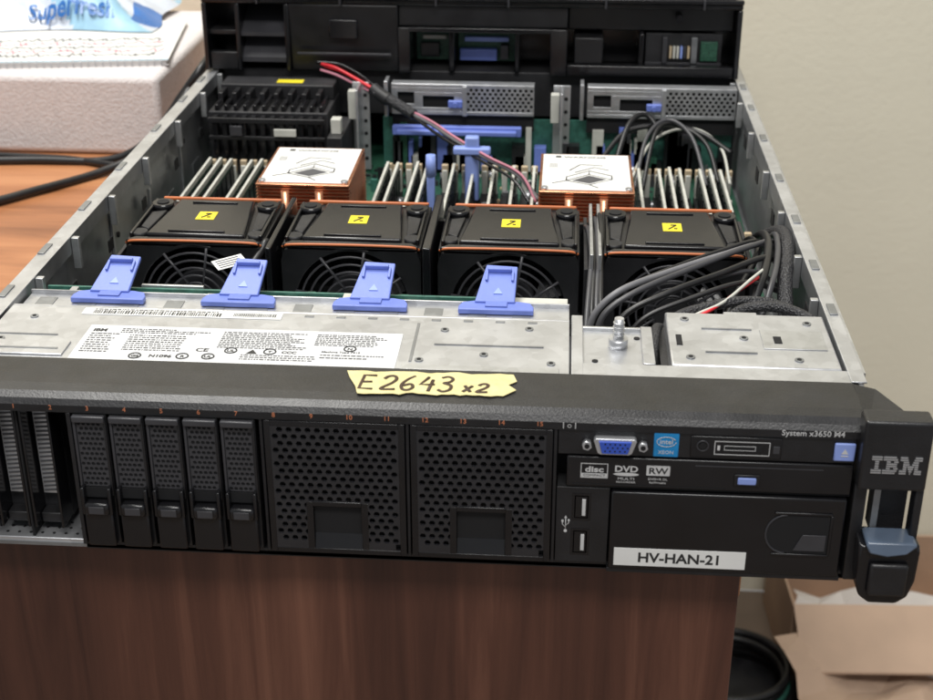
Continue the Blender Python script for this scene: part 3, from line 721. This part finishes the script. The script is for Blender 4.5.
cable([(362,478,30),(374,526,64),(394,544,62),(414,522,54),(422,484,34)],1.8,RUBBER)
cable([(350,480,30),(372,536,52),(404,552,58),(426,530,50),(430,478,36)],1.2,LATCHW)
cable([(340,500,40),(352,535,66),(366,548,70),(378,540,58)],2.2,RUBBER)
cable([(330,520,40),(350,545,56),(380,552,60),(410,548,56),(434,520,48)],2.2,RUBBER)
cable([(112,240,60),(116,232,76),(112,222,70),(98,196,52),(86,176,40)],2.6,RUBBER)
cable([(118,246,60),(121,232,72),(116,214,62),(106,190,46)],2.0,RUBBER)
# ------------------------------------------------------------------ AIR BAFFLE (sits in the chassis)
mb=MB()
x0,x1=-8,443
mb.box(4,439,604,750,50,88.6,BLACKM,1)
mb.box(x0,x1,640,800,88.8,210,BLACKG,2)
mb.box(x0,x1,592,640,146,151,BLACKG,1.5)
for x in (x0,20,24+38,x1-4): mb.box(x,x+4,592,640,88.8,146,BLACKG,1)
mb.prism([(66,598,88.8),(66,592,146),(66,640,146),(66,640,88.8)],(92,0,0),BLACK,1)
mb.box(72,152,590.5,592.5,104,106,GREYP,.4); mb.box(100,124,590,594,118,134,BLACKG,1)
mb.box(x0+4,20,596,604,88.8,104,BLACK,1); mb.box(x0+4,20,600,640,118,122,BLACK,.8)
mb.prism([(24,596,96),(24,596,100),(24,636,128),(24,636,122)],(38,0,0),GREYP)
mb.prism([(24,596,118),(24,596,121),(24,636,140),(24,636,136)],(38,0,0),GREYP)
mb.box(158,300,596,640,128,146,BLACK,1.5); mb.box(158,300,593,597,124,128,BLACKG,.8)
mb.box(158,168,592,640,88.8,128,BLACKG,.8); mb.box(286,300,592,640,88.8,128,BLACKG,.8)
mb.box(200,205,600,640,88.8,128,BLACKG,1); mb.box(256,260,600,640,88.8,128,BLACKG,1)
mb.box(300,x1-4,594,602,88.8,98,BLACKG,1); mb.box(300,x1-4,612,640,124,146,BLACK,1.5); mb.box(306,330,600,640,98,120,BLACK,1)
mb.box(360,364,600,640,88.8,124,BLACKG,1)
mb.cyl((392,611,138),(392,594,138),3,BLACKG,n=14); mb.box(x0,x1,588,596,151.2,155,BLACKG,1)
for x in (40,110,190,250,330,410): mb.box(x,x+1.5,586,592,147,155.5,GREYP,.3)
af=mb.done("air_baffle",label="black plastic air duct lying across the open server",cat="air duct")
mb=MB(); mb.box(206,256,628,632,92,122,PCB,.4); mb.box(208,240,620,627,94,104,BLUE,.8); mb.box(212,250,622,628,110,114,BLUEL,.6); mb.box(243,250,618,627,96,108,GREYP,.6); mb.done("expansion_card",af)
mb=MB(); mb.box(170,199,630,633,92,120,PCB,.4); mb.box(174,190,624,630,96,108,BLACKG,.5); mb.box(176,196,626,630,111,114,LATCHW,.3); mb.done("circuit_card",af)
mb=MB(); mb.box(366,430,612,616,96,122,BLACKM,.6); mb.box(366,430,609,612,94,98,GREYP,.3); mb.box(380,384,606,612,98,120,GREYP,.4); mb.box(404,409,606,612,98,120,STEELD,.4)
for i in range(6): mb.box(386+i*3,388+i*3,607,611.8,102,112,random.choice((LATCHW,BLUEL,GOLD,GREYP)),.3)
mb.box(412,426,608,611.9,100,116,PCB,.3)
mb.done("connector_card",af)
# ------------------------------------------------------------------ desk items
def topcable(pts,r,lab):
    mb=MB(); mb.tube([(x,y,z+r-.8) for x,y,z in pts],r,RUBBER,n=12,sub=10)
    mb.done("power_cable",label=lab,cat="cable")
topcable([(-14,720,88),(-17,660,86),(-20,622,80),(-38,614,56),(-56,610,32),(-80,604,10),(-112,600,0),(-170,598,0),(-260,590,0),(-420,590,0)],3.6,"black power cable lying on the wooden desk")
topcable([(-18,700,79),(-24,640,74),(-34,607,56),(-50,602,34),(-72,594,10),(-104,566,0),(-140,520,0),(-185,470,0),(-260,420,0),(-420,390,0)],3.8,"black power cable curving across the desk")
topcable([(-30,585,0),(-62,592,0),(-96,588,1),(-150,606,0),(-240,612,0),(-380,616,0)],3.0,"thin black cable beside the foam block")
mb=MB(); mb.box(-560,-62,628,900,-.9,72,FOAM,6,seg=3)
mb.done("foam_block",label="white packing foam block on the desk",cat="foam block")
# notebook
mb=MB(); 
mb.box(0,250,0,160,0,1,PAPERW); mb.box(2,248,1,158,1.1,4,PAPERW,.3); mb.box(0,250,0,160,4.1,5.2,WHITE,.2)
random.seed(21)
for k in range(5):
    x=14; pts=[]
    while x<236:
        pts.append((x,20+k*15+random.uniform(-4,4),5.3)); x+=random.uniform(3,8); pts.append((x-random.uniform(0,4),25+k*15+random.uniform(-4,5),5.3))
    mb.tube(pts,.8,PINK if k%2 else INKG,n=6,sub=4,flat=.3)
mb.box(0,250,0,3,5.25,5.4,TEAL)
nb=mb.done("notebook",loc=(-310,634,72.2),rot=(0,0,math.radians(8)),label="spiral notebook with pink printed cover on foam",cat="notebook")
mb=MB()
for k in range(37): mb.torus((6+k*6.6,1,2.6),(1,.15,0),3.4,.5,STEEL2,n=14,m=5)
mb.done("spiral_binding",nb)
# plastic bag
bm=bmesh.new(); nx,ny=70,40; G2=[]
def bagz(u,v):
    e=min(1,min(u,1-u)*7)*min(1,min(v,1-v)*5)
    return max(.5,e*(26+7*math.sin(u*17+v*4)+5*math.sin(v*13+u*9)+3*math.sin(u*41+v*23)+3*abs(math.sin(u*60+v*31))))
def bagp(u,v): return (u*330+4*math.sin(v*9),v*150+6*math.sin(u*11),bagz(u,v))
for i in range(nx+1):
    G2.append([bm.verts.new(bagp(i/nx,j/ny)) for j in range(ny+1)])
mb=MB(); mb.bm.free(); mb.bm=bm
k0=mb.mi(BAG);k1=mb.mi(BAGB);k2=mb.mi(TEAL)
for i in range(nx):
    for j in range(ny):
        f=bm.faces.new((G2[i][j],G2[i+1][j],G2[i+1][j+1],G2[i][j+1])); f.smooth=True
        u=i/nx;v=j/ny
        f.material_index=k1 if (u>.90 and .1<v<.5) else (k2 if math.sin(u*9+v*5)>.45 else k0)
bag=mb.done("plastic_bag",loc=(-435,752,78),rot=(0,0,math.radians(4)),label="crumpled white and blue plastic packet on notebook",cat="plastic bag",clean=True)
mb=MB(); mb.text("Superfresh",20,(205,10,0),BAGB,face='top',bold=.5,ext=.1)
for v in mb.bm.verts:
    u=v.co.x/330; w_=v.co.y/150; v.co.z+=bagz(u,w_)+1.8
mb.done("printed_lettering",bag)
# ------------------------------------------------------------------ floor items
def crumple(w,d,amp,mat,name,loc,rot,label,cat,seed,sx=18,sy=14):
    random.seed(seed); bm=bmesh.new(); g=[]
    ph=[random.uniform(0,6) for _ in range(6)]
    for i in range(sx+1):
        r=[]
        for j in range(sy+1):
            u=i/sx;v=j/sy
            z=amp*(.5+.3*math.sin(u*7+ph[0]+v*3)+.25*math.sin(v*9+ph[1]-u*4)+.12*math.sin(u*19+ph[2])+random.uniform(-.12,.12))
            r.append(bm.verts.new((u*w+random.uniform(-1,1)*w/60,v*d+random.uniform(-1,1)*d/60,max(0,z))))
        g.append(r)
    q=MB(); q.bm.free(); q.bm=bm; k=q.mi(mat)
    for i in range(sx):
        for j in range(sy):
            f=bm.faces.new((g[i][j],g[i+1][j],g[i+1][j+1],g[i][j+1])); f.material_index=k
    return q.done(name,loc=loc,rot=rot,label=label,cat=cat)
crumple(360,200,45,CARDL,"packing_paper",(630,650,-748),(math.radians(16),0,.30),"crumpled brown packing paper on the floor","packing paper",2,10,8)
crumple(260,130,40,PAPERG,"paper_sheet",(600,830,-720),(math.radians(14),0,-.15),"crumpled greyish paper sheet on the floor","paper",4,9,6)
mb=MB(); mb.box(0,300,0,160,0,3,CARD); mb.box(0,3,0,160,3,110,CARD); mb.box(297,300,0,160,3,110,CARD); mb.box(3,297,157,160,3,110,CARD); mb.box(3,297,0,3,3,110,CARD)
mb.prism([(0,0,110),(300,0,110),(300,-80,70),(0,-80,70)],(0,0,3),CARDL); mb.prism([(300,0,110),(300,160,110),(380,160,130),(380,0,130)],(0,0,3),CARD)
mb.done("cardboard_box",loc=(600,865,-749),rot=(0,0,math.radians(3)),label="open brown cardboard box on the floor",cat="cardboard box")
mb=MB()
for k in range(7): mb.torus((random.uniform(-4,4),random.uniform(-4,4),8+k*7),(random.uniform(-.08,.08),random.uniform(-.08,.08),1),84-k*3+random.uniform(-5,5),5,RUBBER if k!=4 else PCBL,n=48)
mb.cyl((0,0,0),(0,0,6),76,BLACKM,n=40)
mb.done("cable_coil",loc=(524,820,-749),label="coiled black cable lying on the floor",cat="cable coil")
# ------------------------------------------------------------------ camera, light
cam=bpy.data.cameras.new("camera"); co=bpy.data.objects.new("camera",cam); col.objects.link(co)
co.location=(.298,-.5725,.397); co.rotation_euler=(math.radians(90-25.9),0,math.radians(4.04))
cam.sensor_width=36; cam.lens=54.02; cam.clip_start=.01; cam.clip_end=50
cam.dof.use_dof=True; cam.dof.focus_distance=.78; cam.dof.aperture_fstop=15
scn.camera=co
def area(name,loc,tgt,sx,sy,e,c):
    l=bpy.data.lights.new(name,'AREA'); l.shape='RECTANGLE'; l.size=sx; l.size_y=sy; l.energy=e; l.color=c
    o=bpy.data.objects.new(name,l); col.objects.link(o); o.location=loc
    o.rotation_euler=(Vector(tgt)-Vector(loc)).to_track_quat('-Z','Y').to_euler()
area("ceiling_lamp",(-.35,.5,2.1),(.1,.6,0),1.0,.6,44,(1,.98,.94))
area("ceiling_lamp",(.4,-1.2,2.2),(.25,.2,0),1.4,.5,44,(1,.98,.95))
w=bpy.data.worlds.new("World"); scn.world=w; w.use_nodes=True
w.node_tree.nodes["Background"].inputs[0].default_value=(.95,.97,1,1); w.node_tree.nodes["Background"].inputs[1].default_value=.36
scn.view_settings.view_transform='Standard'; scn.view_settings.look='None'; scn.view_settings.exposure=0
